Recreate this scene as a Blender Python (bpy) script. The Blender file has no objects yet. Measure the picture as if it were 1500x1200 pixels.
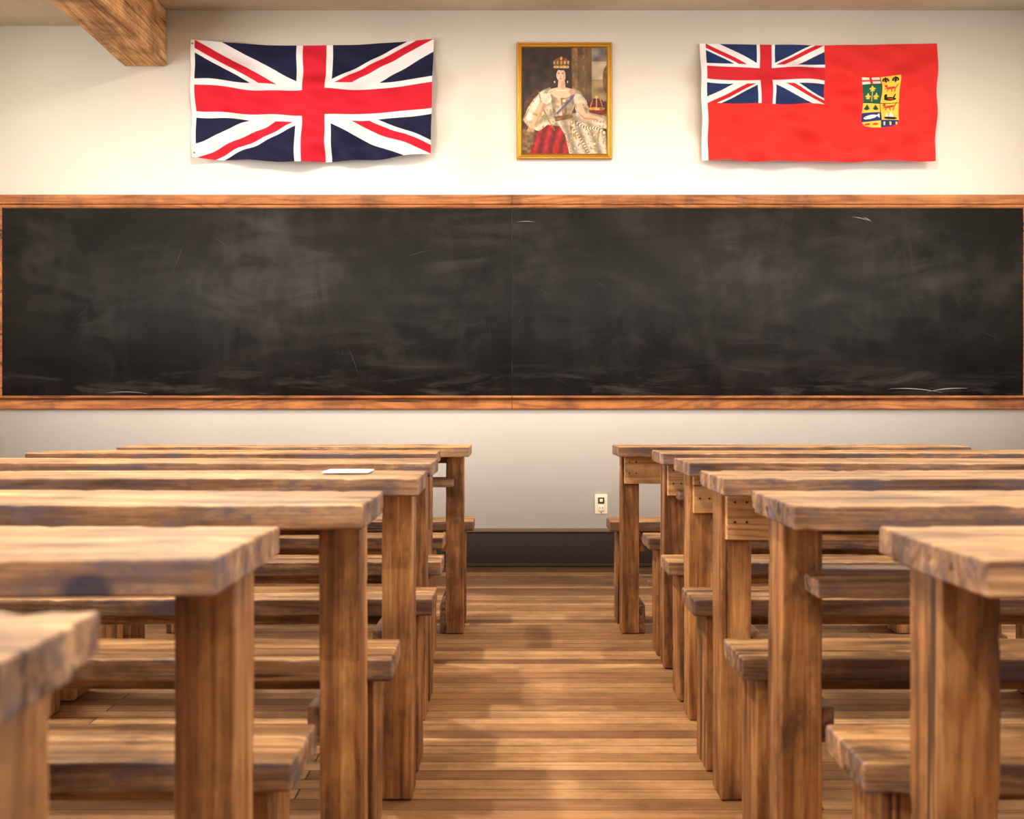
import bpy, bmesh, math, random
import numpy as np
from mathutils import Vector, noise
random.seed(7)
sc = bpy.context.scene
F = 2000.0; H = 0.90; YH = 597.0; D = 7.73
S = D / F
def wx(px): return (px - 750) * S
def wz(py): return H + (YH - py) * S
def lin(c):
    return tuple(((v/255)/12.92 if v/255 <= .04045 else ((v/255+.055)/1.055)**2.4) for v in c)
def L4(c): return lin(c) + (1,)

# ------------------------------------------------------------ materials
def newmat(name):
    m = bpy.data.materials.new(name); m.use_nodes = True
    nt = m.node_tree
    return m, nt, nt.nodes['Principled BSDF']
def N(nt, t, **kw):
    n = nt.nodes.new(t)
    for k, v in kw.items():
        if k in n.inputs: n.inputs[k].default_value = v
        else: setattr(n, k, v)
    return n
def ramp(nt, fac, stops):
    r = nt.nodes.new('ShaderNodeValToRGB')
    el = r.color_ramp.elements
    el[0].position = stops[0][0]; el[0].color = stops[0][1]
    el[1].position = stops[-1][0]; el[1].color = stops[-1][1]
    for p, c in stops[1:-1]:
        e = el.new(p); e.color = c
    nt.links.new(fac, r.inputs['Fac'])
    return r.outputs['Color']
def mix(nt, fac, a, b, mode='MIX'):
    m = nt.nodes.new('ShaderNodeMix'); m.data_type = 'RGBA'; m.blend_type = mode
    for sock, v in ((m.inputs[0], fac), (m.inputs[6], a), (m.inputs[7], b)):
        if isinstance(v, bpy.types.NodeSocket): nt.links.new(v, sock)
        else: sock.default_value = v
    return m.outputs[2]
def bump(nt, b, h, strength=.2, dist=.003):
    n = nt.nodes.new('ShaderNodeBump'); n.inputs['Strength'].default_value = strength
    n.inputs['Distance'].default_value = dist
    nt.links.new(h, n.inputs['Height']); nt.links.new(n.outputs[0], b.inputs['Normal'])
def coords(nt, scale, rnd=True):
    tc = nt.nodes.new('ShaderNodeTexCoord')
    out = tc.outputs['Object']
    if rnd:
        oi = nt.nodes.new('ShaderNodeObjectInfo')
        mu = nt.nodes.new('ShaderNodeMath'); mu.operation = 'MULTIPLY'; mu.inputs[1].default_value = 37
        nt.links.new(oi.outputs['Random'], mu.inputs[0])
        ad = nt.nodes.new('ShaderNodeVectorMath'); ad.operation = 'ADD'
        nt.links.new(out, ad.inputs[0]); nt.links.new(mu.outputs[0], ad.inputs[1])
        out = ad.outputs[0]
    mp = nt.nodes.new('ShaderNodeMapping'); mp.inputs['Scale'].default_value = scale
    nt.links.new(out, mp.inputs['Vector'])
    return out, mp.outputs[0]
def plain(name, col, rough=.6, metal=0, emit=None, es=1, spec=.5):
    m, nt, b = newmat(name)
    b.inputs['Base Color'].default_value = L4(col); b.inputs['Roughness'].default_value = rough
    b.inputs['Metallic'].default_value = metal; b.inputs['Specular IOR Level'].default_value = spec
    nz = N(nt, 'ShaderNodeTexNoise', Scale=40.0)
    c = mix(nt, nz.outputs['Fac'], L4([v*.93 for v in col]), L4([min(255, v*1.04) for v in col]))
    nt.links.new(c, b.inputs['Base Color'])
    if emit:
        b.inputs['Emission Color'].default_value = L4(emit); b.inputs['Emission Strength'].default_value = es
    return m
def wood(name, axis, c_dark, c_mid, c_light, stain=.5, rough=.5, stain_col=(70, 42, 28), fine=1.0, s_lo=.5, spec=.3, ink=None, fibc=(.52, .46, .41, 1)):
    m, nt, b = newmat(name)
    lo, hi = 1.3, 20.0
    sc1 = [hi]*3; sc1[axis] = lo
    base, mp = coords(nt, sc1)
    n1 = N(nt, 'ShaderNodeTexNoise', Scale=1.0, Detail=6.0, Roughness=.65, Distortion=.7)
    nt.links.new(mp, n1.inputs['Vector'])
    col = ramp(nt, n1.outputs['Fac'], [(.34, L4(c_dark)), (.49, L4(c_mid)), (.64, L4(c_light))])
    sc2 = [130*fine]*3; sc2[axis] = 4
    mp2 = N(nt, 'ShaderNodeMapping'); mp2.inputs['Scale'].default_value = sc2
    nt.links.new(base, mp2.inputs['Vector'])
    n2 = N(nt, 'ShaderNodeTexNoise', Scale=1.0, Detail=4.0, Roughness=.75)
    nt.links.new(mp2.outputs[0], n2.inputs['Vector'])
    fib = ramp(nt, n2.outputs['Fac'], [(.35, fibc), (.56, (1.06, 1.05, 1.03, 1))])
    col = mix(nt, .85, col, fib, 'MULTIPLY')
    # growth rings
    sc3 = [5.0]*3; sc3[axis] = .5
    mp3 = N(nt, 'ShaderNodeMapping'); mp3.inputs['Scale'].default_value = sc3
    nt.links.new(base, mp3.inputs['Vector'])
    wv = N(nt, 'ShaderNodeTexNoise', Scale=1.0, Detail=1.5, Distortion=.5)
    nt.links.new(mp3.outputs[0], wv.inputs['Vector'])
    mm = N(nt, 'ShaderNodeMath', operation='MULTIPLY'); mm.inputs[1].default_value = 95
    nt.links.new(wv.outputs['Fac'], mm.inputs[0])
    sn = N(nt, 'ShaderNodeMath', operation='SINE'); nt.links.new(mm.outputs[0], sn.inputs[0])
    rg = ramp(nt, sn.outputs[0], [(.2, (1, 1, 1, 1)), (1.0, (.66, .58, .5, 1))])
    col = mix(nt, .8, col, rg, 'MULTIPLY')
    n4 = N(nt, 'ShaderNodeTexNoise', Scale=4.5, Detail=5.0, Roughness=.68)
    nt.links.new(base, n4.inputs['Vector'])
    pt = ramp(nt, n4.outputs['Fac'], [(.38, (.55, .54, .55, 1)), (.5, (.96, .95, .94, 1)), (.64, (1.2, 1.19, 1.17, 1))])
    col = mix(nt, .9, col, pt, 'MULTIPLY')
    # knots
    sck = [6.0]*3; sck[axis] = 1.8
    mpk = N(nt, 'ShaderNodeMapping'); mpk.inputs['Scale'].default_value = sck
    nt.links.new(base, mpk.inputs['Vector'])
    vo = N(nt, 'ShaderNodeTexVoronoi', Scale=1.0); nt.links.new(mpk.outputs[0], vo.inputs['Vector'])
    kn = ramp(nt, vo.outputs['Distance'], [(.07, (1, 1, 1, 1)), (.2, (0, 0, 0, 1))])
    kb = N(nt, 'ShaderNodeRGBToBW'); nt.links.new(kn, kb.inputs[0])
    km = N(nt, 'ShaderNodeMath', operation='MULTIPLY'); km.inputs[1].default_value = .85
    nt.links.new(kb.outputs[0], km.inputs[0])
    col = mix(nt, km.outputs[0], col, L4(stain_col))
    # stains
    scs = [12.0]*3; scs[axis] = 4.5
    mps = N(nt, 'ShaderNodeMapping'); mps.inputs['Scale'].default_value = scs
    nt.links.new(base, mps.inputs['Vector'])
    n3 = N(nt, 'ShaderNodeTexNoise', Scale=1.0, Detail=7.0, Roughness=.72)
    nt.links.new(mps.outputs[0], n3.inputs['Vector'])
    st = ramp(nt, n3.outputs['Fac'], [(s_lo, (0, 0, 0, 1)), (s_lo+.14, (stain, stain, stain, 1))])
    sb = N(nt, 'ShaderNodeRGBToBW'); nt.links.new(st, sb.inputs[0])
    col = mix(nt, sb.outputs[0], col, L4(stain_col))
    # drying cracks
    scc = [34.0]*3; scc[axis] = .9
    mpc = N(nt, 'ShaderNodeMapping'); mpc.inputs['Scale'].default_value = scc
    nt.links.new(base, mpc.inputs['Vector'])
    n5 = N(nt, 'ShaderNodeTexNoise', Scale=1.0, Detail=2.0, Distortion=.2)
    nt.links.new(mpc.outputs[0], n5.inputs['Vector'])
    ck = ramp(nt, n5.outputs['Fac'], [(.645, (0, 0, 0, 1)), (.68, (.85, .85, .85, 1))])
    cb = N(nt, 'ShaderNodeRGBToBW'); nt.links.new(ck, cb.inputs[0])
    col = mix(nt, cb.outputs[0], col, L4((46, 27, 16)))
    if ink:                      # spilled-ink mark on the plank edge, object space
        tc = N(nt, 'ShaderNodeTexCoord'); sx = N(nt, 'ShaderNodeSeparateXYZ'); nt.links.new(tc.outputs['Object'], sx.inputs[0])
        def term(sock, c0, r):
            a = N(nt, 'ShaderNodeMath', operation='SUBTRACT'); a.inputs[1].default_value = c0; nt.links.new(sock, a.inputs[0])
            d = N(nt, 'ShaderNodeMath', operation='DIVIDE'); d.inputs[1].default_value = r; nt.links.new(a.outputs[0], d.inputs[0])
            p = N(nt, 'ShaderNodeMath', operation='MULTIPLY'); nt.links.new(d.outputs[0], p.inputs[0]); nt.links.new(d.outputs[0], p.inputs[1])
            return p.outputs[0]
        s_ = N(nt, 'ShaderNodeMath', operation='ADD'); nt.links.new(term(sx.outputs['X'], ink[0], ink[2]), s_.inputs[0]); nt.links.new(term(sx.outputs['Z'], ink[1], ink[3]), s_.inputs[1])
        ik = ramp(nt, s_.outputs[0], [(.35, (.85, .85, .85, 1)), (1.0, (0, 0, 0, 1))])
        ib = N(nt, 'ShaderNodeRGBToBW'); nt.links.new(ik, ib.inputs[0])
        col = mix(nt, ib.outputs[0], col, L4((44, 42, 62)))
    nt.links.new(col, b.inputs['Base Color'])
    b.inputs['Roughness'].default_value = rough; b.inputs['Specular IOR Level'].default_value = spec
    hh = N(nt, 'ShaderNodeMath', operation='SUBTRACT'); nt.links.new(n2.outputs['Fac'], hh.inputs[0]); nt.links.new(cb.outputs[0], hh.inputs[1])
    bump(nt, b, hh.outputs[0], .5, .0025)
    return m

M_top = wood('wood_top', 0, (130, 92, 56), (178, 136, 88), (212, 172, 122), .8, .55, (70, 49, 37), s_lo=.52)
EDGE = (0, (98, 72, 58), (146, 108, 78), (190, 150, 110), .85, .6, (86, 76, 84))
M_edge = wood('wood_worn_edge', *EDGE, s_lo=.49)
M_edge_ink = wood('wood_worn_edge_ink', *EDGE, s_lo=.49, ink=(.545, .716, .032, .024))
M_leg = wood('wood_leg', 2, (112, 70, 36), (158, 106, 58), (190, 138, 84), .75, .6, (68, 44, 30), s_lo=.53, fibc=(.58, .52, .45, 1))
M_foot = wood('wood_foot', 1, (86, 56, 34), (124, 84, 52), (154, 110, 72), .8, .65, (54, 38, 28), s_lo=.52)
M_bench = wood('wood_bench', 0, (116, 80, 46), (166, 122, 76), (202, 158, 108), .85, .55, (66, 45, 33), s_lo=.51)
M_apron = wood('wood_apron', 0, (180, 130, 80), (202, 154, 102), (216, 172, 120), .2, .55, s_lo=.58, fibc=(.8, .76, .7, 1))
M_beam = wood('wood_beam', 1, (168, 116, 66), (206, 156, 100), (226, 180, 124), .5, .75, s_lo=.58)
M_frame = wood('wood_board_frame', 0, (142, 84, 42), (170, 106, 58), (186, 122, 70), .1, .5, (120, 70, 36), fine=.8, s_lo=.6, fibc=(.75, .7, .64, 1))
M_screw = plain('screw_metal', (70, 55, 45), .4, .6)

m, nt, b = newmat('wall_paint'); M_wall = m
nz = N(nt, 'ShaderNodeTexNoise', Scale=1.6, Detail=3.0)
tc = N(nt, 'ShaderNodeTexCoord'); nt.links.new(tc.outputs['Object'], nz.inputs['Vector'])
nt.links.new(ramp(nt, nz.outputs['Fac'], [(.3, L4((236, 229, 217))), (.7, L4((242, 236, 225)))]), b.inputs['Base Color'])
b.inputs['Roughness'].default_value = .85
nz2 = N(nt, 'ShaderNodeTexNoise', Scale=90.0, Detail=3.0); nt.links.new(tc.outputs['Object'], nz2.inputs['Vector'])
bump(nt, b, nz2.outputs['Fac'], .1, .002)
M_ceil = plain('ceiling_paint', (242, 228, 202), .8)
M_base = plain('baseboard_paint', (40, 26, 20), .65, spec=.2)
M_caprail = plain('baseboard_cap_paint', (104, 82, 64), .6, spec=.2)

# floor
m, nt, b = newmat('floor_boards'); M_floor = m
tc = N(nt, 'ShaderNodeTexCoord')
mpo = N(nt, 'ShaderNodeMapping'); mpo.inputs['Location'].default_value = (23.3, 17.2, 0)
nt.links.new(tc.outputs['Object'], mpo.inputs['Vector'])
br = N(nt, 'ShaderNodeTexBrick'); br.offset = .37; br.offset_frequency = 2
br.inputs['Scale'].default_value = 1; br.inputs['Brick Width'].default_value = 1.9
br.inputs['Row Height'].default_value = .083; br.inputs['Mortar Size'].default_value = .0024
br.inputs['Mortar Smooth'].default_value = .3; br.inputs['Bias'].default_value = 0
br.inputs['Color1'].default_value = (0, 0, 0, 1); br.inputs['Color2'].default_value = (1, 1, 1, 1)
br.inputs['Mortar'].default_value = (.5, .5, .5, 1)
nt.links.new(mpo.outputs[0], br.inputs['Vector'])
bc = ramp(nt, br.outputs['Color'], [(0, L4((128, 86, 50))), (.5, L4((172, 124, 76))), (1, L4((204, 158, 106)))])
mp = N(nt, 'ShaderNodeMapping'); mp.inputs['Scale'].default_value = (2.2, 50, 1)
nt.links.new(mpo.outputs[0], mp.inputs['Vector'])
g = N(nt, 'ShaderNodeTexNoise', Scale=1.0, Detail=6.0, Roughness=.7, Distortion=.4); nt.links.new(mp.outputs[0], g.inputs['Vector'])
gr = ramp(nt, g.outputs['Fac'], [(.35, (.6, .54, .48, 1)), (.58, (1.04, 1.03, 1.0, 1))])
c = mix(nt, .85, bc, gr, 'MULTIPLY')
w = N(nt, 'ShaderNodeTexNoise', Scale=2.6, Detail=9.0, Roughness=.74); nt.links.new(mpo.outputs[0], w.inputs['Vector'])
wr = ramp(nt, w.outputs['Fac'], [(.4, (.64, .62, .61, 1)), (.6, (1.1, 1.1, 1.12, 1))])
c = mix(nt, 1.0, c, wr, 'MULTIPLY')
c = mix(nt, br.outputs['Fac'], c, L4((54, 34, 20)))
nt.links.new(c, b.inputs['Base Color'])
b.inputs['Roughness'].default_value = .62; b.inputs['Specular IOR Level'].default_value = .25
bump(nt, b, g.outputs['Fac'], .15, .002)

# chalkboard
m, nt, b = newmat('chalkboard_slate'); M_board = m
tc = N(nt, 'ShaderNodeTexCoord')
def smear(scale, rot, nscale, dist, lo, hi, detail=9.0, rough=.6):
    mp = N(nt, 'ShaderNodeMapping'); mp.inputs['Scale'].default_value = scale; mp.inputs['Rotation'].default_value = (0, rot, 0)
    nt.links.new(tc.outputs['Object'], mp.inputs['Vector'])
    n = N(nt, 'ShaderNodeTexNoise', Scale=nscale, Detail=detail, Roughness=rough, Distortion=dist); nt.links.new(mp.outputs[0], n.inputs['Vector'])
    return ramp(nt, n.outputs['Fac'], [(lo, (0, 0, 0, 1)), (hi, (1, 1, 1, 1))])
aA = smear((1, 1, 1), 0, 1.4, .6, .36, .66, 3.0)
aB = smear((1.2, 1, 3.4), .7, 1.6, 1.2, .40, .74)
aD = smear((3.6, 1, 1.2), .35, 1.5, 1.4, .42, .76)
col = mix(nt, mix(nt, 1.0, aA, aB, 'MULTIPLY'), L4((29, 27, 26)), L4((62, 59, 57)))
ad = mix(nt, 1.0, mix(nt, 1.0, aA, aD, 'MULTIPLY'), (.5, .5, .5, 1), 'MULTIPLY')
col = mix(nt, ad, col, L4((66, 63, 61)))
sp = N(nt, 'ShaderNodeSeparateXYZ'); nt.links.new(tc.outputs['Object'], sp.inputs[0])
mr = N(nt, 'ShaderNodeMapRange'); mr.inputs['From Min'].default_value = wz(580); mr.inputs['From Max'].default_value = wz(525)
mr.inputs['To Min'].default_value = 1; mr.inputs['To Max'].default_value = 0
nt.links.new(sp.outputs['Z'], mr.inputs['Value'])
aC = smear((1.4, 1, 9), 0, 1.3, .6, .5, .75, 6.0, .7)
du = mix(nt, 1.0, aC, mr.outputs[0], 'MULTIPLY')
du = mix(nt, 1.0, du, (.6, .6, .6, 1), 'MULTIPLY')
col = mix(nt, du, col, L4((140, 136, 130)))
nt.links.new(col, b.inputs['Base Color']); b.inputs['Roughness'].default_value = .7
b.inputs['Specular IOR Level'].default_value = .2
M_chalk = plain('chalk_mark', (60, 57, 55), .9)
M_chalk2 = plain('chalk_mark_bright', (140, 136, 130), .9)

# ------------------------------------------------------------ mesh helpers
def link(o, parent=None):
    sc.collection.objects.link(o)
    if parent: o.parent = parent
    return o
class Builder:
    def __init__(s): s.bm = bmesh.new(); s.mats = []
    def mi(s, m):
        if m not in s.mats: s.mats.append(m)
        return s.mats.index(m)
    def add(s, tb):
        me = bpy.data.meshes.new('t'); tb.to_mesh(me); tb.free(); s.bm.from_mesh(me); bpy.data.meshes.remove(me)
    def box(s, x0, x1, y0, y1, z0, z1, mat, bev=.004, jit=0.0, cuts=0, front=None, seg=2):
        if x0 > x1: x0, x1 = x1, x0
        tb = bmesh.new(); bmesh.ops.create_cube(tb, size=1)
        for v in tb.verts:
            v.co = Vector(((x0+x1)/2+v.co.x*(x1-x0), (y0+y1)/2+v.co.y*(y1-y0), (z0+z1)/2+v.co.z*(z1-z0)))
        if bev: bmesh.ops.bevel(tb, geom=list(tb.edges), offset=bev, segments=seg, affect='EDGES', profile=.5)
        if cuts:
            dims = (x1-x0, y1-y0, z1-z0); mins = (x0, y0, z0)
            for ax in range(3):
                n = max(0, int(dims[ax]*cuts)); n = min(n, 80)
                if dims[ax] < .1: n = 0
                for i in range(1, n+1):
                    co = [0, 0, 0]; co[ax] = mins[ax]+dims[ax]*i/(n+1); no = [0, 0, 0]; no[ax] = 1
                    bmesh.ops.bisect_plane(tb, geom=list(tb.verts)+list(tb.edges)+list(tb.faces), plane_co=co, plane_no=no)
        if jit:
            sd = random.uniform(0, 100)
            cen = Vector(((x0+x1)/2, (y0+y1)/2, (z0+z1)/2))
            for v in tb.verts:
                q = v.co*2.2 + Vector((sd, sd*.7, -sd)); q2 = v.co*45+Vector((sd, 3, 1))
                nb = sum(1 for a, lo_, hi_ in ((v.co.x, x0, x1), (v.co.y, y0, y1), (v.co.z, z0, z1)) if min(a-lo_, hi_-a) < bev*1.2)
                v.co += noise.noise_vector(q)*jit + noise.noise_vector(q2)*jit*.15
                if nb >= 2:      # chipped / worn arrises
                    c_ = noise.noise(v.co*34+Vector((sd, 9, 2)))
                    if c_ > .3:
                        d_ = Vector((cen.x-v.co.x, cen.y-v.co.y, cen.z-v.co.z))
                        d_ = Vector([max(-.01, min(.01, k_)) for k_ in d_])
                        v.co += d_*(c_-.3)*.7
        i = s.mi(mat); j = s.mi(front) if front else i
        for f in tb.faces:
            f.smooth = True
            f.normal_update()
            f.material_index = j if (f.normal.y < -.5 or abs(f.normal.x) > .6) else i
        s.add(tb)
    def cyl(s, c, r, d, mat, axis='Y', seg=20, r2=None):
        tb = bmesh.new(); bmesh.ops.create_cone(tb, cap_ends=True, segments=seg, radius1=r, radius2=r if r2 is None else r2, depth=d)
        from mathutils import Matrix
        if axis == 'Y': bmesh.ops.rotate(tb, verts=tb.verts, matrix=Matrix.Rotation(math.pi/2, 3, 'X'))
        if axis == 'X': bmesh.ops.rotate(tb, verts=tb.verts, matrix=Matrix.Rotation(math.pi/2, 3, 'Y'))
        bmesh.ops.translate(tb, verts=tb.verts, vec=c)
        i = s.mi(mat)
        for f in tb.faces: f.material_index = i; f.smooth = False
        s.add(tb)
    def ball(s, c, r, mat):
        tb = bmesh.new(); bmesh.ops.create_uvsphere(tb, u_segments=24, v_segments=14, radius=r)
        bmesh.ops.translate(tb, verts=tb.verts, vec=c); i = s.mi(mat)
        for f in tb.faces: f.material_index = i; f.smooth = True
        s.add(tb)
    def frame(s, x0, x1, z0, z1, y, prof, mat, sign=-1):
        i = s.mi(mat); bm = s.bm; loops = []
        for ins, h in prof:
            yy = y + sign*h
            loops.append([bm.verts.new((x0+ins, yy, z0+ins)), bm.verts.new((x1-ins, yy, z0+ins)),
                          bm.verts.new((x1-ins, yy, z1-ins)), bm.verts.new((x0+ins, yy, z1-ins))])
        for a, c in zip(loops, loops[1:]):
            for k in range(4):
                f = bm.faces.new((a[k], a[(k+1) % 4], c[(k+1) % 4], c[k])); f.material_index = i
    def finish(s, name, origin=(0, 0, 0), parent=None, wn=True):
        o3 = Vector(origin)
        for v in s.bm.verts: v.co -= o3
        me = bpy.data.meshes.new(name); s.bm.to_mesh(me); s.bm.free()
        for m in s.mats: me.materials.append(m)
        o = bpy.data.objects.new(name, me); link(o, parent); o.location = o3
        if wn:
            md = o.modifiers.new('wn', 'WEIGHTED_NORMAL'); md.keep_sharp = True
        return o

# ------------------------------------------------------------ room
XL, XR, YB, ZC = -3.7, 3.7, -2.2, wz(15)
def simple(name, boxes, mat, bev=0):
    B = Builder()
    for bx in boxes: B.box(*bx, mat, bev)
    return B.finish(name, wn=False)
simple('floor', [(XL-.1, XR+.1, YB-.1, D+.1, -.1, 0)], M_floor)
simple('ceiling', [(XL-.1, XR+.1, YB-.1, D+.1, ZC, ZC+.1)], M_ceil)
simple('wall_front', [(XL-.1, XR+.1, D, D+.12, 0, ZC)], M_wall)
simple('wall_back', [(XL-.1, XR+.1, YB-.12, YB, 0, ZC)], M_wall)
wins = [(-1.2, .5), (1.5, 3.2), (4.2, 5.9)]
def sidewall(name, x0, x1):
    bx = []; ys = YB
    for a, c in wins:
        bx.append((x0, x1, ys, a, 0, ZC)); bx.append((x0, x1, a, c, 0, .95)); bx.append((x0, x1, a, c, 2.75, ZC)); ys = c
    bx.append((x0, x1, ys, D, 0, ZC))
    simple(name, bx, M_wall)
sidewall('wall_left', XL-.12, XL); sidewall('wall_right', XR, XR+.12)
M_winframe = plain('window_paint', (225, 220, 208), .5)
k = 1
for x in (XL-.08, XR+.08):  # right-hand windows are unseen, added along with their fill light
    for a, c in wins:
        B = Builder()
        for (y0, y1, z0, z1) in [(a, a+.05, .95, 2.75), (c-.05, c, .95, 2.75), (a, c, .95, 1.0), (a, c, 2.7, 2.75), ((a+c)/2-.02, (a+c)/2+.02, .95, 2.75), (a, c, 1.83, 1.88)]:
            B.box(x-.03, x+.03, y0, y1, z0, z1, M_winframe, .003)
        B.finish('window_%d' % k, wn=False); k += 1
B = Builder()
B.box(XL, XR, D-.022, D, 0, wz(779), M_base, .003)
B.box(XL, XR, D-.03, D, wz(779), wz(774), M_caprail, .002)
B.box(XL, XR, D-.036, D-.022, 0, .02, M_base, .004)
B.finish('baseboard_front', wn=False)
for nm, x0, x1 in (('baseboard_left', XL, XL+.022), ('baseboard_right', XR-.022, XR)):
    B = Builder(); B.box(x0, x1, YB, D-.04, 0, wz(779), M_base, .003); B.finish(nm, wn=False)
bz0 = wz(97)
B = Builder(); B.box(wx(181), wx(245), 1.0, D, bz0, ZC, M_beam, .012, .004, 6); B.finish('ceiling_beam')
simple('ceiling_soffit', [(XL, wx(181), 1.0, D, wz(38), ZC)], M_ceil)

# ------------------------------------------------------------ chalkboard
bx0, bx1, bz1, bz2 = wx(5), wx(1497), wz(580), wz(306)
B = Builder(); B.box(bx0-.02, -.0012, D-.014, D-.004, bz1-.02, bz2+.02, M_board, 0)
B.box(.0012, bx1+.02, D-.014, D-.004, bz1-.02, bz2+.02, M_board, 0)
board = B.finish('chalkboard', wn=False)
B = Builder()
rs = random.Random(3)
def stroke(px, py, ang, ln, wd, curve=0, mat=None):
    pts = []
    for i in range(9):
        t = i/8; a = ang+curve*(t-.5)
        px += math.cos(a)*ln/8; py += math.sin(a)*ln/8
        pts.append((wx(px), wz(py), t))
    bm = B.bm; i0 = B.mi(mat or M_chalk); prev = None
    for i, (x, z, t) in enumerate(pts):
        w2 = wd*S*math.sin(math.pi*min(max(t, .05), .95))/2
        nx, nz_ = math.sin(ang), math.cos(ang)
        a = bm.verts.new((x+nx*w2, D-.0152, z+nz_*w2)); c = bm.verts.new((x-nx*w2, D-.0152, z-nz_*w2))
        if prev:
            f = bm.faces.new((prev[0], prev[1], c, a)); f.material_index = i0
        prev = (a, c)
for i in range(22):
    stroke(rs.uniform(20, 1440), rs.uniform(325, 560), rs.uniform(.2, 1.5)*rs.choice((1, 1, -1)), rs.uniform(12, 40), rs.uniform(.25, .5), rs.uniform(-.8, .8))
for px, py, a, ln, wd in [(270, 350, 1.9, 45, .8), (455, 400, 1.6, 60, .7), (505, 500, 1.2, 50, .7), (310, 345, .7, 40, .8), (590, 380, -.3, 40, .8)]:
    stroke(px, py, a, ln, wd, .3)
for px, py, a, ln, wd in [(1290, 571, .05, 80, 1.3), (1350, 576, -.1, 60, 1.5), (755, 326, 0, 26, .9), (1243, 318, .2, 26, 1.0), (150, 577, 0, 60, .8), (1262, 318, .5, 14, 1.2)]:
    stroke(px, py, a, ln, wd, .3, M_chalk2)
B.finish('chalk_marks', parent=board, wn=False)
B = Builder()
t = .076
prof = [(0, 0), (0, .026), (.004, .03), (.05, .03), (.054, .026), (.056, .02), (.068, .02), (.074, .014), (t, .012)]
B.frame(bx0-t, bx1+t, bz1-t, bz2+t, D, prof, M_frame)
B.box(bx0-.02, -.001, D-.05, D-.012, bz1-.014, bz1+.001, M_frame, .003)
B.box(.001, bx1+.02, D-.05, D-.012, bz1-.014, bz1+.001, M_frame, .003)
B.finish('frame', parent=board, wn=False)
B = Builder()
for z in (bz2+.02, bz1-t+.001):
    B.box(-.0012, .0012, D-.0312, D-.028, z, z+.054, M_screw, 0)
B.finish('frame_joint', parent=board, wn=False)

# ------------------------------------------------------------ painted cloth/canvas
def painted_grid(name, nu, nv, posf, colorf, rough=.8, parent=None, sheen=0):
    u, v = np.meshgrid(np.linspace(0, 1, nu+1), np.linspace(0, 1, nv+1))
    P = posf(u, v).reshape(-1, 3)
    C = colorf(u, v).reshape(-1, 3)
    C = np.clip(C, 0, 255)/255
    C = np.where(C <= .04045, C/12.92, ((C+.055)/1.055)**2.4)
    C = np.hstack([C, np.ones((len(C), 1))]).astype(np.float32)
    idx = np.arange((nu+1)*(nv+1)).reshape(nv+1, nu+1)
    q = np.stack([idx[:-1, :-1], idx[1:, :-1], idx[1:, 1:], idx[:-1, 1:]], -1).reshape(-1, 4)
    me = bpy.data.meshes.new(name)
    me.vertices.add(len(P)); me.vertices.foreach_set('co', P.astype(np.float32).ravel())
    me.loops.add(q.size); me.loops.foreach_set('vertex_index', q.astype(np.int32).ravel())
    me.polygons.add(len(q)); me.polygons.foreach_set('loop_start', (np.arange(len(q))*4).astype(np.int32))
    me.polygons.foreach_set('use_smooth', np.ones(len(q), dtype=bool))
    me.update(calc_edges=True); me.validate()
    at = me.color_attributes.new('paint', 'FLOAT_COLOR', 'POINT'); at.data.foreach_set('color', C.ravel())
    m, nt, b = newmat(name+'_material')
    a = N(nt, 'ShaderNodeVertexColor'); a.layer_name = 'paint'
    nz = N(nt, 'ShaderNodeTexNoise', Scale=300.0)
    nt.links.new(a.outputs['Color'], b.inputs['Base Color']); b.inputs['Roughness'].default_value = rough
    b.inputs['Specular IOR Level'].default_value = .25
    bump(nt, b, nz.outputs['Fac'], .1, .001)
    me.materials.append(m)
    o = bpy.data.objects.new(name, me); link(o, parent); return o

RED = np.array((198, 26, 46.)); WHT = np.array((230, 226, 226.)); NAVY = np.array((20, 24, 54.))
def jack(x, y, red=RED, wht=WHT, navy=NAVY):
    out = np.zeros(x.shape+(3,)) + navy
    s5 = math.sqrt(5)
    d1 = np.abs(x-2*y)/s5; d2 = np.abs(x+2*y)/s5
    out[(d1 < 3) | (d2 < 3)] = wht
    ax, ay = np.abs(x), np.abs(y)
    horiz = ay*2 < ax
    UL = (x < 0) & (y > 0); UR = (x > 0) & (y > 0); LL = (x < 0) & (y < 0); LR = (x > 0) & (y < 0)
    out[(d2 < 2) & UL & horiz] = red; out[(d2 < 2) & LR & horiz] = red
    out[(d1 < 2) & UR & ~horiz] = red; out[(d1 < 2) & LL & ~horiz] = red
    out[(ax < 4.6) | (ay < 4.8)] = wht
    out[(ax < 3.0) | (ay < 3.2)] = red
    return out
def flagpos(TL, TR, BL, BR, sag, ph, seed):
    def f(u, v):
        x = (1-v)*((1-u)*TL[0]+u*TR[0])+v*((1-u)*BL[0]+u*BR[0])
        y = (1-v)*((1-u)*TL[1]+u*TR[1])+v*((1-u)*BL[1]+u*BR[1])
        y = y + np.sin(np.pi*u)*(sag[0]*(1-v)+sag[1]*v) + .9*np.sin(u*17+seed)*v
        x = x + 1.5*np.sin(5*v+ph)*u*(1-u)*2
        sw = np.sin(np.pi*u)**.5
        dep = .055 + .024*np.sin(u*12+ph+v*2.0)*(.3+.7*v) + .017*np.sin(u*27-v*5+seed)*(.2+.8*v) + .016*np.sin((u*.8+v*.9)*17+seed) + .009*np.sin((u*1.0-v*.9)*31+seed*2)*sw + .012*v
        # swag folds hanging from the two upper fixings
        dep = dep + .010*np.sin((v*1.0-np.sin(np.pi*u)*.35)*26+seed)*sw*(1-.4*v)
        dep = dep*(.3+.7*np.clip(v*3+.1, 0, 1)) + .012*np.sin(np.pi*u)*v
        return np.stack([wx(x), D-.004-np.maximum(dep, .004), wz(y)], -1)
    return f
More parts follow.
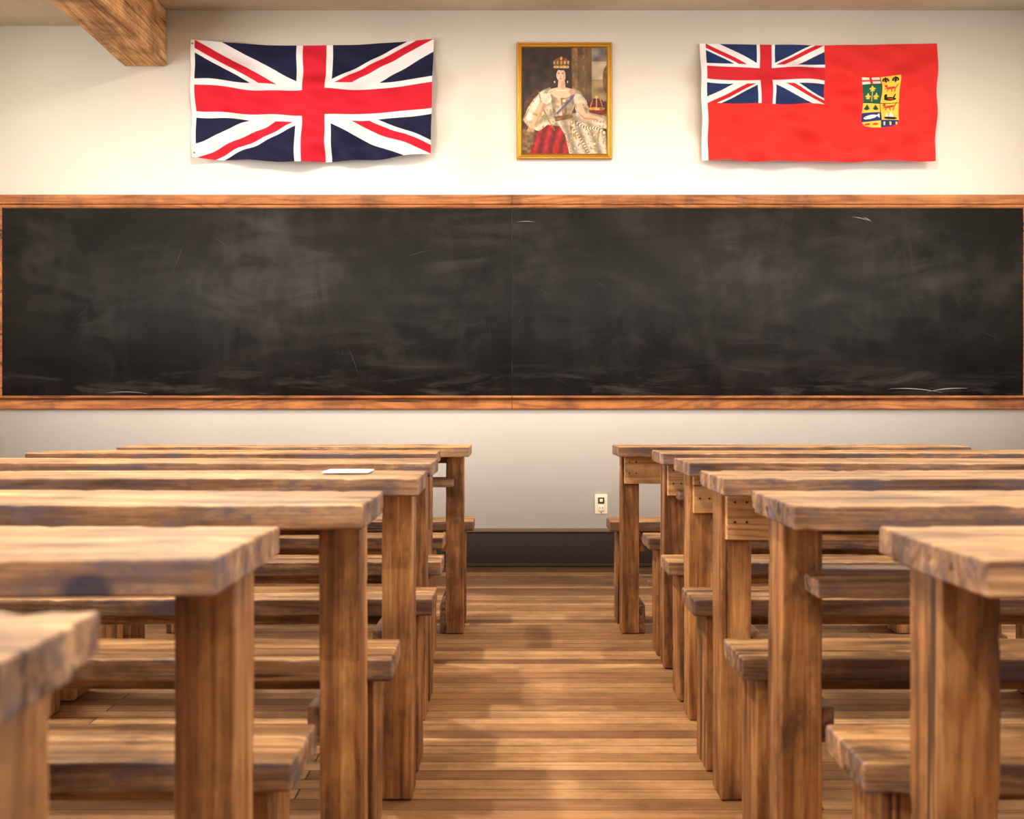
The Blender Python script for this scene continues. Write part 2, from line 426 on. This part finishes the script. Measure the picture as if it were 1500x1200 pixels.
def uj_col(u, v):
    x = (u-.018)/(1-.018)*60-30; y = 15-30*v
    c = jack(x, y)
    c[u < .018] = (232, 226, 220)
    for vv in (.035, .965):
        c[(((v-vv)*.5)**2+(u-.009)**2) < .00002] = (150, 120, 70)
    return c
o = painted_grid('union_jack_flag', 720, 360, flagpos((281, 60), (636, 59), (287, 233), (632, 229), (9, 10), .5, 1.0), uj_col)

def poly(x, y, pts):
    ins = np.zeros(x.shape, bool); n = len(pts)
    for i in range(n):
        x1, y1 = pts[i]; x2, y2 = pts[(i+1) % n]
        if y1 == y2: continue
        c = ((y1 > y) != (y2 > y)) & (x < (x2-x1)*(y-y1)/(y2-y1)+x1)
        ins ^= c
    return ins
def ell(x, y, cx, cy, rx, ry, a=0):
    ca, sa = math.cos(a), math.sin(a); dx, dy = x-cx, y-cy
    return ((dx*ca+dy*sa)/rx)**2+((-dx*sa+dy*ca)/ry)**2 < 1
def ens_col(u, v):
    x = 1023+u*347; y = 65+v*175
    c = np.zeros(u.shape+(3,))+np.array((208, 42, 38.))
    cx0, cx1, cy0, cy1 = 1033, 1205, 65, 155
    ins = (x < cx1) & (y < cy1)
    j = jack((x-cx0)/(cx1-cx0)*60-30, 15-(y-cy0)/(cy1-cy0)*30, np.array((192, 34, 44.)), WHT, np.array((28, 46, 90.)))
    c[ins] = j[ins]
    Y_ = np.array((224, 188, 70.)); G = np.array((24, 88, 68.)); Bl = np.array((34, 48, 104.)); K = np.array((30, 26, 30.)); Rd = np.array((198, 56, 42.)); Wt = np.array((230, 224, 218.))
    sh = poly(x, y, [(1260, 114), (1314, 114), (1314, 180), (1310, 187), (1300, 190.5), (1287, 191.5), (1274, 190.5), (1264, 187), (1260, 180)])
    t = np.zeros_like(c)+Y_
    Lc = x < 1287
    t[Lc & (y < 126)] = Wt
    t[Lc & (y < 126) & ((np.abs(y-120) < 1.5) | (np.abs(x-1273.5) < 1.7))] = Rd
    t[Lc & (y >= 126) & (y < 154)] = G
    for (mx, my) in ((1273.5, 134), (1267.5, 145), (1279.5, 145)):
        t[Lc & (ell(x, y, mx, my, 4.3, 1.4) | ell(x, y, mx, my-.5, 1.4, 4.5) | ell(x, y, mx, my+1, 3.8, 1.0, .8) | ell(x, y, mx, my+1, 3.8, 1.0, -.8))] = Y_
    t[Lc & ((np.abs(x-1273.5) < .6)) & (y > 134) & (y < 152)] = Y_
    for mx in (1266.5, 1280):
        t[ell(x, y, mx, 162, 4.6, 1.6) | ell(x, y, mx, 160.5, 1.5, 4.4) | ell(x, y, mx, 161.5, 4, 1.1, .8) | ell(x, y, mx, 161.5, 4, 1.1, -.8)] = np.array((40, 60, 40.))
    t[Lc & (y >= 168) & (y < 181)] = Bl
    t[ell(x, y, 1272, 174.5, 9, 2.8, -.12) | poly(x, y, [(1280, 173), (1285, 169.5), (1285, 177)])] = Wt
    t[ell(x, y, 1266, 174.6, .7, .7)] = K
    t[Lc & (y >= 181)] = Y_
    t[ell(x, y, 1268, 185, 4, 1.6) | ell(x, y, 1279, 185.5, 4, 1.6)] = Rd
    for mx in (1294, 1307):
        t[ell(x, y, mx, 120, 1.4, 5) | ell(x, y, mx-3, 119.5, 1.2, 3.2, .5) | ell(x, y, mx+3, 119.5, 1.2, 3.2, -.5) | ((np.abs(y-122) < .8) & (np.abs(x-mx) < 4))] = K
    def lion(cx, cy, s=1):
        return (ell(x, y, cx, cy, 8*s, 1.9*s, -.12) | ell(x, y, cx-7.5*s, cy-2.5*s, 2.4*s, 2.3*s) | ell(x, y, cx-5*s, cy+3*s, .9, 3*s, .4) |
                ell(x, y, cx-8*s, cy+1.5*s, .8, 2.6*s, 1.1) |
                ell(x, y, cx+1, cy+3*s, .9, 3*s, -.3) | ell(x, y, cx+6*s, cy+3*s, .9, 3.2*s, .3) | ell(x, y, cx+8.5*s, cy-3*s, .8, 4.2*s, .5))
    t[lion(1301, 133)] = Rd
    t[ell(x, y, 1301, 148, 9, 2.4) | ell(x, y, 1294, 144.5, 2.4, 2.6) | ell(x, y, 1307, 144, 1.1, 3.4, .5)] = K
    t[ell(x, y, 1302, 148, 4, .8)] = Rd
    t[lion(1301, 159)] = Rd
    t[~Lc & (y >= 166)] = Y_
    t[ell(x, y, 1301, 177, 10, 2.4)] = K; t[poly(x, y, [(1293, 175), (1296, 168), (1298, 175)]) | poly(x, y, [(1299, 175), (1303, 166), (1307, 175)])] = Wt
    t[~Lc & (y > 180)] = Bl
    t[~Lc & (y > 183) & (np.abs((x % 9)-4.5) < 1.3) & (y < 188)] = Y_
    t[(np.abs(x-1287) < .5) | (np.abs(y-154) < .5)] = K
    c[sh] = t[sh]
    c[u < .026] = (232, 226, 222)
    return c
painted_grid('red_ensign_flag', 760, 390, flagpos((1024, 65), (1371, 65), (1027, 238), (1364, 239), (3, 2), 2.6, 4.0), ens_col)

def blur(a, n=1):
    for _ in range(n):
        p = np.pad(a, ((1, 1), (1, 1), (0, 0)), 'edge')
        a = (p[:-2, 1:-1]+p[2:, 1:-1]+p[1:-1, :-2]+p[1:-1, 2:]+2*a)/6
    return a
def portrait_col(u, v):
    x = 764+u*125; y = 71+v*156
    rn = np.random.RandomState(5)
    def vn(cell):
        h, w = int(156/cell)+3, int(125/cell)+3
        g = rn.rand(h, w); fx = (x-764)/cell; fy = (y-71)/cell
        ix = fx.astype(int); iy = fy.astype(int); tx = fx-ix; ty = fy-iy
        tx = tx*tx*(3-2*tx); ty = ty*ty*(3-2*ty)
        return (g[iy, ix]*(1-tx)+g[iy, ix+1]*tx)*(1-ty)+(g[iy+1, ix]*(1-tx)+g[iy+1, ix+1]*tx)*ty
    n1, n2, n3 = vn(9), vn(3.6), vn(1.7)
    A = lambda *c: np.array(c, float)
    c = np.zeros(x.shape+(3,))+A(52, 36, 27)
    def put(mask, col, k=.25, nn=None):
        nonlocal c
        nn = n2 if nn is None else nn
        c[mask] = (A(*col)*(1-k+2*k*nn[..., None]))[mask]
    def shade(mask, f, amt=1.0):
        nonlocal c
        c[mask] = (c*(1-amt+amt*f[..., None]))[mask]
    put(x < 806, (50, 34, 26), .4, n1)
    put(poly(x, y, [(836, 71), (866, 71), (868, 150), (838, 150)]), (98, 72, 46), .2, n1)
    put((x > 838) & (x < 846) & (y < 150), (122, 92, 58)); put((x > 853) & (x < 857) & (y < 150), (118, 88, 56))
    put((x > 866) & (y < 150), (168, 148, 122), .2, n1)
    put((x > 866) & (y < 92), (118, 108, 98), .25, n1)
    put((x > 866) & (y > 118) & (y < 150), (138, 112, 78), .25, n1)
    put(ell(x, y, 888, 118, 6, 20), (96, 78, 50), .3)
    put(poly(x, y, [(764, 180), (800, 150), (889, 150), (889, 227), (764, 227)]), (66, 42, 28), .3)
    # throne
    put(poly(x, y, [(768, 152), (786, 132), (794, 136), (794, 205), (766, 205)]), (80, 50, 30), .3)
    # table, cushion, crown
    put(poly(x, y, [(852, 166), (889, 164), (889, 178), (852, 178)]), (126, 88, 46))
    put(ell(x, y, 873, 165, 17, 5), (122, 28, 26)); put(ell(x, y, 873, 155, 12, 9.5), (88, 22, 28))
    put(ell(x, y, 873, 160.5, 13, 2.4), (170, 124, 60), .4); put((np.abs(x-873) < 1.0) & (y > 144) & (y < 159), (176, 132, 66)); put(ell(x, y, 873, 144, 2.2, 2.2), (200, 164, 92))
    put(ell(x, y, 866, 152, 1.0, 7, .3), (160, 118, 58)); put(ell(x, y, 880, 152, 1.0, 7, -.3), (160, 118, 58))
    # robe of cream + gold brocade over the arm, sweeping down
    robe = poly(x, y, [(806, 129), (794, 134), (783, 145), (773, 160), (766, 177), (774, 186), (786, 192), (798, 196), (812, 193), (824, 186), (828, 168), (814, 148)])
    put(robe, (208, 188, 158), .14)
    shade(robe, .7+.36*(np.sin((x*.55+y*.95)*.33)*.5+.5), .85)
    put(robe & (n3 > .76), (168, 126, 74), .15)
    put(poly(x, y, [(792, 136), (799, 133), (788, 156), (777, 178), (770, 174), (780, 154)]), (226, 214, 192), .1)
    put(poly(x, y, [(766, 190), (784, 192), (780, 227), (764, 227), (764, 194)]), (120, 88, 56), .35)
    # red velvet
    rv = poly(x, y, [(786, 196), (802, 184), (822, 186), (832, 196), (834, 227), (776, 227)])
    put(rv, (162, 26, 30), .2)
    shade(rv, .6+.5*(np.sin((x-800)*.42+(y-200)*.10)*.5+.5), .9)
    # silk dress with gold embroidery falling to the right
    dress = poly(x, y, [(812, 172), (846, 166), (870, 176), (887, 196), (888, 227), (834, 227), (828, 200)])
    put(dress, (204, 184, 156), .12)
    fold = .66+.42*(np.sin((x-.35*y)*.36)*.5+.5)
    shade(dress, fold, .9)
    put(dress & (n2 > .78), (150, 114, 68), .2)
    put(dress & (n3 > .87), (228, 214, 190), .1)
    robe2 = poly(x, y, [(838, 129), (850, 136), (859, 150), (863, 166), (889, 172), (889, 190), (868, 187), (848, 178), (842, 160)])
    put(robe2, (202, 182, 152), .14)
    shade(robe2, .7+.36*(np.sin((x*.5-y)*.3)*.5+.5), .85)
    put(robe2 & (n3 > .8), (140, 100, 60), .15)
    for i in range(22):
        tt = i/21
        put(ell(x, y, 844+tt*40, 180+tt*16+2.5*math.sin(tt*6), 2.2, 2.2), (222, 208, 182) if i % 2 else (128, 96, 68), .15)
        put(ell(x, y, 790+14*tt*tt+8*tt, 137+tt*54, 1.2, 1.2), (166, 122, 64), .2)
        put(ell(x, y, 838+tt*30-6*tt*tt, 188+tt*38, 1.7, 1.7), (220, 204, 176) if i % 2 else (136, 100, 66), .15)
    # bodice
    put(poly(x, y, [(806, 138), (840, 138), (843, 150), (836, 172), (830, 178), (818, 175), (812, 158)]), (190, 166, 132), .18)
    shade(poly(x, y, [(806, 138), (843, 138), (836, 178), (812, 178)]), .7+.4*(np.cos((x-822)*.22)*.5+.5), .9)
    put(poly(x, y, [(821, 144), (832, 144), (828.5, 176), (824, 176)]), (150, 114, 74), .3)
    put(poly(x, y, [(840, 140), (842.4, 142), (817, 168.5), (814.6, 166.8)]), (84, 92, 116), .12)
    put(ell(x, y, 826, 149, 2.6, 2.2), (228, 214, 180), .1)
    put(poly(x, y, [(812, 172), (838, 168), (840, 174), (814, 179)]), (120, 82, 48), .3)
    put(ell(x, y, 838, 176, 2, 3), (170, 126, 62)); put(ell(x, y, 836, 190, 1.2, 12, -.1), (170, 126, 62), .3)
    # shoulders, neck
    skin = (222, 184, 152)
    put(ell(x, y, 822, 135.5, 19, 6), skin, .04); put(ell(x, y, 823, 139, 14, 6), (226, 190, 158), .04)
    put(ell(x, y, 838, 136, 5, 4.5), (200, 156, 124), .04)
    put(poly(x, y, [(818, 118), (827, 118), (828.5, 132), (816.5, 132)]), (206, 162, 130), .04)
    put(poly(x, y, [(818, 120), (822.5, 120), (822, 132), (816.5, 132)]), (220, 180, 148), .04)
    put(ell(x, y, 822, 133.5, 7.5, 1.6) & ~ell(x, y, 822, 131.8, 7.2, 1.6), (236, 226, 206), .05)
    # sleeves and arms
    put(ell(x, y, 800, 146, 8, 8), (220, 204, 180), .12)
    put(ell(x, y, 846.5, 147, 7, 8), (206, 186, 158), .15)
    put(poly(x, y, [(791, 150), (800, 153), (793, 168), (785, 184), (778, 183), (783, 166)]), (218, 176, 142), .05)
    put(poly(x, y, [(796, 153), (800, 153), (793, 168), (785, 184), (783, 184), (790, 168)]), (190, 142, 110), .05)
    put(ell(x, y, 779, 186, 5.2, 3.8, .6), (218, 174, 140), .05)
    for i in range(4): put(ell(x, y, 774+i*2.4, 190.5+i*.4, .9, 3.4, .35), (208, 162, 128), .04)
    for i in range(3): put(ell(x, y, 775.3+i*2.4, 190.8+i*.4, .35, 2.8, .35), (150, 104, 78), .04)
    put(poly(x, y, [(843, 153), (851, 152), (858, 167), (876, 172), (876, 177), (856, 175), (848, 168)]), (214, 172, 138), .05)
    put(poly(x, y, [(846, 165), (856, 173), (876, 175.5), (876, 177.5), (856, 176), (848, 169)]), (180, 134, 102), .05)
    put(ell(x, y, 878.5, 175.5, 5, 2.4, .2), (216, 174, 142), .05)
    put(poly(x, y, [(781, 166), (791, 169), (789.5, 172), (780, 169)]), (198, 156, 78), .2)
    # hair + face (slightly turned)
    put(ell(x, y, 822, 109, 9, 11), (46, 29, 21), .15)
    put(ell(x, y, 813.8, 117, 2.8, 4.6), (46, 29, 21), .15); put(ell(x, y, 829.8, 117, 2.6, 4.6), (46, 29, 21), .15)
    put(ell(x, y, 821.4, 111.8, 6.5, 9.2), (230, 192, 162), .03)
    put(ell(x, y, 826.3, 113, 2.0, 7.2), (206, 162, 130), .03)
    put(ell(x, y, 821.4, 117.5, 4.2, 3.2), (224, 184, 154), .03)
    put(ell(x, y, 822.6, 102.4, 6.4, 2.4), (50, 32, 23), .1)
    put(ell(x, y, 818.2, 109.6, 1.4, .65) | ell(x, y, 823.9, 109.5, 1.4, .65), (58, 40, 34), .02)
    put(ell(x, y, 818.1, 107.6, 1.9, .4, -.1) | ell(x, y, 824.1, 107.5, 1.9, .4, .1), (124, 86, 62), .02)
    put(poly(x, y, [(821.3, 108.8), (822.2, 113.8), (820.0, 114.2)]), (214, 170, 140), .02)
    put(ell(x, y, 820.9, 114.3, 1.3, .4), (184, 134, 108), .02)
    put(ell(x, y, 821.1, 116.9, 2.0, .7), (180, 92, 80), .02)
    put(ell(x, y, 816.8, 113.6, 1.5, 1.2), (228, 174, 148), .02)
    # crown
    put(poly(x, y, [(811.5, 101), (832.5, 101), (834, 92), (829, 87.5), (822, 85), (815, 87.5), (810, 92)]), (120, 74, 40), .3)
    put(poly(x, y, [(811.5, 102), (832.5, 102), (833, 98), (811, 98)]), (196, 150, 80), .25)
    for mx in (811.8, 816.8, 822, 827.2, 832.2):
        put(ell(x, y, mx, 93.5, 1.4, 3), (204, 162, 92), .25); put(ell(x, y, mx, 100, .9, .9), (232, 220, 188), .1)
    put(ell(x, y, 822, 87, 1.7, 2.4), (206, 168, 98), .15)
    put(ell(x, y, 812.4, 121.5, .8, 1.6) | ell(x, y, 831.2, 121.5, .8, 1.6), (232, 222, 204), .05)
    return blur(c, 1)*.95
pe = bpy.data.objects.new('framed_portrait', None); link(pe)
fx0, fx1, fz0, fz1 = wx(757), wx(896), wz(234), wz(64)
def ppos(u, v):
    x = 763.5+u*126; y = 70.5+v*157
    return np.stack([wx(x), np.full_like(x, D-.022), wz(y)], -1)
painted_grid('painting', 375, 468, ppos, portrait_col, .45, pe)
M_gold = plain('gilt_gold', (186, 138, 50), .35, .75)
B = Builder(); B.frame(fx0, fx1, fz0, fz1, D-.002, [(0, 0), (0, .028), (.004, .034), (.010, .034), (.014, .028), (.021, .026), (.025, .03), (.028, .028), (.030, .018)], M_gold)
B.box(fx0+.004, fx1-.004, D-.016, D-.002, fz0+.004, fz1-.004, M_screw, 0)
B.finish('gilt_frame', parent=pe, wn=False)

# ------------------------------------------------------------ outlet
M_ivory = plain('ivory_plastic', (218, 205, 178), .4); M_dk = plain('socket_dark', (50, 42, 36), .5)
B = Builder()
ox, oz = wx(880.5), wz(738.5)
B.box(ox-.036, ox+.036, D-.007, D, oz-.056, oz+.056, M_ivory, .003)
B.box(ox-.018, ox+.018, D-.012, D-.006, oz-.04, oz-.004, M_ivory, .003)
B.box(ox-.018, ox+.018, D-.014, D-.006, oz+.004, oz+.038, M_dk, .003)
for dx in (-.007, .007): B.box(ox+dx-.0015, ox+dx+.0015, D-.0125, D-.0115, oz-.026, oz-.014, M_dk, 0)
B.box(ox-.009, ox+.009, D-.0165, D-.012, oz+.012, oz+.03, M_ivory, .002)
B.cyl((ox, D-.0075, oz-.048), .003, .003, M_screw)
B.finish('wall_outlet', wn=False)

# ------------------------------------------------------------ desks with attached benches
LEN = 1.34
def desk(sgn, e, Bk, apron, shelf, edge=None):
    X = lambda t: e + sgn*t
    E = edge or M_edge
    B = Builder()
    nT = Bk-.69; bT = Bk-.28
    B.box(X(0), X(LEN), nT, bT-.075, .712, .75, M_top, .004, .003, 55, E)
    B.box(X(.006), X(LEN-.003), bT-.072, bT, .713, .748, M_top, .0035, .0028, 55, E)
    B.box(X(-.002), X(LEN+.01), Bk-.225, Bk, .388, .43, M_bench, .005, .003, 55, M_edge)
    B.box(X(.06), X(LEN-.1), Bk-.13, Bk-.10, .352, .389, M_bench, .003, .001, 6)
    B.box(X(.06), X(LEN-.1), bT-.10, bT-.07, .675, .713, M_bench, .003, .001, 6)
    for t0 in (.03, LEN-.22):
        B.box(X(t0), X(t0+.07), Bk-.45, Bk-.325, 0.002, .715, M_leg, .004, .0025, 50)
        B.box(X(t0+.002), X(t0+.062), Bk-.20, Bk-.03, 0.002, .391, M_leg, .004, .002, 50)
        B.box(X(t0+.066), X(t0+.096), Bk-.44, Bk-.01, 0, .115, M_foot, .005, .002, 16)
        B.box(X(t0+.066), X(t0+.092), Bk-.44, Bk-.05, .325, .388, M_foot, .004, .0015, 16)
    if apron:
        B.box(X(.04), X(LEN-.1), Bk-.476, Bk-.45, .598, .713, M_apron, .002, .0005, 6)
        for dz in (.64, .685):
            for dx in (.058, .085): B.cyl((X(dx), Bk-.4765, dz), .0028, .003, M_screw)
    if shelf:
        B.box(X(.068), X(LEN-.19), Bk-.56, Bk-.33, .588, .618, M_bench, .004, .002, 30, M_edge)
    return B.finish('school_desk', origin=(X(LEN/2), Bk-.3, 0))
BK = [5.87, 5.14, 4.37, 3.57, 2.78, 2.03, 1.3]
LE = [-.162, -.25, -.218, -.198, -.229, -.292, -.300]
RE = [.405, .493, .478, .447, .431, .466, .46]
for i in range(7):
    desk(-1, LE[i], BK[i], False, i in (0,), M_edge_ink if i == 5 else None)
    desk(1, RE[i], BK[i], i in (0, 1, 2, 3), i in (1, 4))

M_paper = plain('paper_white', (222, 220, 216), .7)
B = Builder(); B.box(-.425, -.322, 3.05, 3.19, .7525, .756, M_paper, .0006); B.finish('sheet_of_paper', wn=False)

# ------------------------------------------------------------ lamps
M_metal = plain('lamp_metal', (60, 58, 56), .4, .6)
M_glow = plain('lamp_glow', (255, 240, 215), .5, 0, (255, 226, 180), 6)
def ceiling_lamp(x, y, e, r=.06, col=(1, .91, .79), z=ZC):
    B = Builder(); B.cyl((x, y, z-.03), r+.02, .06, M_metal, 'Z', 32); B.cyl((x, y, z-.064), r, .01, M_glow, 'Z', 32)
    o = B.finish('ceiling_lamp', (x, y, z), wn=False)
    ld = bpy.data.lights.new('lamp_light', 'AREA'); ld.shape = 'DISK'; ld.size = r*2; ld.energy = e; ld.color = col
    l = bpy.data.objects.new('lamp_light', ld); link(l, o); l.location = (0, 0, -.08)
for x, y, e in [(-1.15, 5.4, 85), (-1.15, 2.9, 80), (-.9, -.2, 70), (1.5, 5.4, 50), (1.2, .6, 36)]:  # left lamps follow the aisle shadows; right pair added for even brightness
    ceiling_lamp(x, y, e)
def added_uplight(x, y, e, z=2.88):  # unseen pendants, added to throw more light onto the ceiling
    B = Builder(); B.cyl((x, y, (z+.06+ZC)/2), .006, ZC-z-.06, M_metal, 'Z', 12); B.cyl((x, y, ZC-.012), .05, .024, M_metal, 'Z', 24)
    B.cyl((x, y, z+.06), .022, .05, M_metal, 'Z', 16); B.ball((x, y, z), .05, M_glow)
    o = B.finish('added_uplight', (x, y, z), wn=False)
    ld = bpy.data.lights.new('uplight_fill', 'POINT'); ld.energy = e; ld.color = (1, .86, .66); ld.shadow_soft_size = .06
    l = bpy.data.objects.new('uplight_fill', ld); link(l, o); l.location = (0, 0, 0)
for x in (-2.75, -.9, .9, 2.7):
    added_uplight(x, 6.0, 26)
def spotlamp(x, y, tx, tz, e, ang=95, col=(1, .86, .66)):
    z = ZC-.16
    B = Builder(); B.cyl((x, y, z+.12), .015, .1, M_metal, 'Z'); B.cyl((x, y, z+.05), .05, .12, M_metal, 'Z', 24)
    o = B.finish('track_spotlight', (x, y, z), wn=False)
    ld = bpy.data.lights.new('spot_light', 'SPOT'); ld.energy = e; ld.spot_size = math.radians(ang); ld.spot_blend = 1; ld.shadow_soft_size = .04; ld.color = col
    l = bpy.data.objects.new('spot_light', ld); link(l, o); l.location = (0, 0, -.03)
    l.rotation_euler = (Vector((tx, D, tz))-Vector((x, y, z))).to_track_quat('-Z', 'Y').to_euler()
for x in (-2.9, -1.3, .2, 1.7, 2.9):
    spotlamp(x, 6.2, x, 1.9, 42)
def winlight(x, a, c, e, col, rot):
    ld = bpy.data.lights.new('daylight', 'AREA'); ld.shape = 'RECTANGLE'; ld.size = c-a; ld.size_y = 1.8; ld.energy = e; ld.color = col
    l = bpy.data.objects.new('daylight', ld); link(l); l.location = (x, (a+c)/2, 1.9)
    l.rotation_euler = (math.radians(90), 0, rot)
for (a, c), e1, e2 in zip(wins, (85, 65, 115), (70, 45, 100)):
    winlight(XL-.25, a, c, e1, (.94, .96, 1), math.radians(-90))
    winlight(XR+.25, a, c, e2, (.94, .96, 1), math.radians(90))  # fill through the added right-hand windows, evens out the brightness
w = bpy.data.worlds.new('World'); sc.world = w; w.use_nodes = True
w.node_tree.nodes['Background'].inputs[0].default_value = (.75, .85, 1, 1); w.node_tree.nodes['Background'].inputs[1].default_value = 1.0

# ------------------------------------------------------------ camera
cd = bpy.data.cameras.new('Camera'); cam = bpy.data.objects.new('Camera', cd); link(cam)
cd.sensor_width = 36; cd.lens = 48; cam.location = (0, 0, H); cam.rotation_euler = (math.pi/2, 0, 0)
cd.shift_y = -3/1500
cd.dof.use_dof = True; cd.dof.focus_distance = 6.2; cd.dof.aperture_fstop = 8
cd.clip_start = .05
sc.camera = cam
sc.view_settings.view_transform = 'Standard'
sc.view_settings.look = 'None'
sc.view_settings.exposure = 0
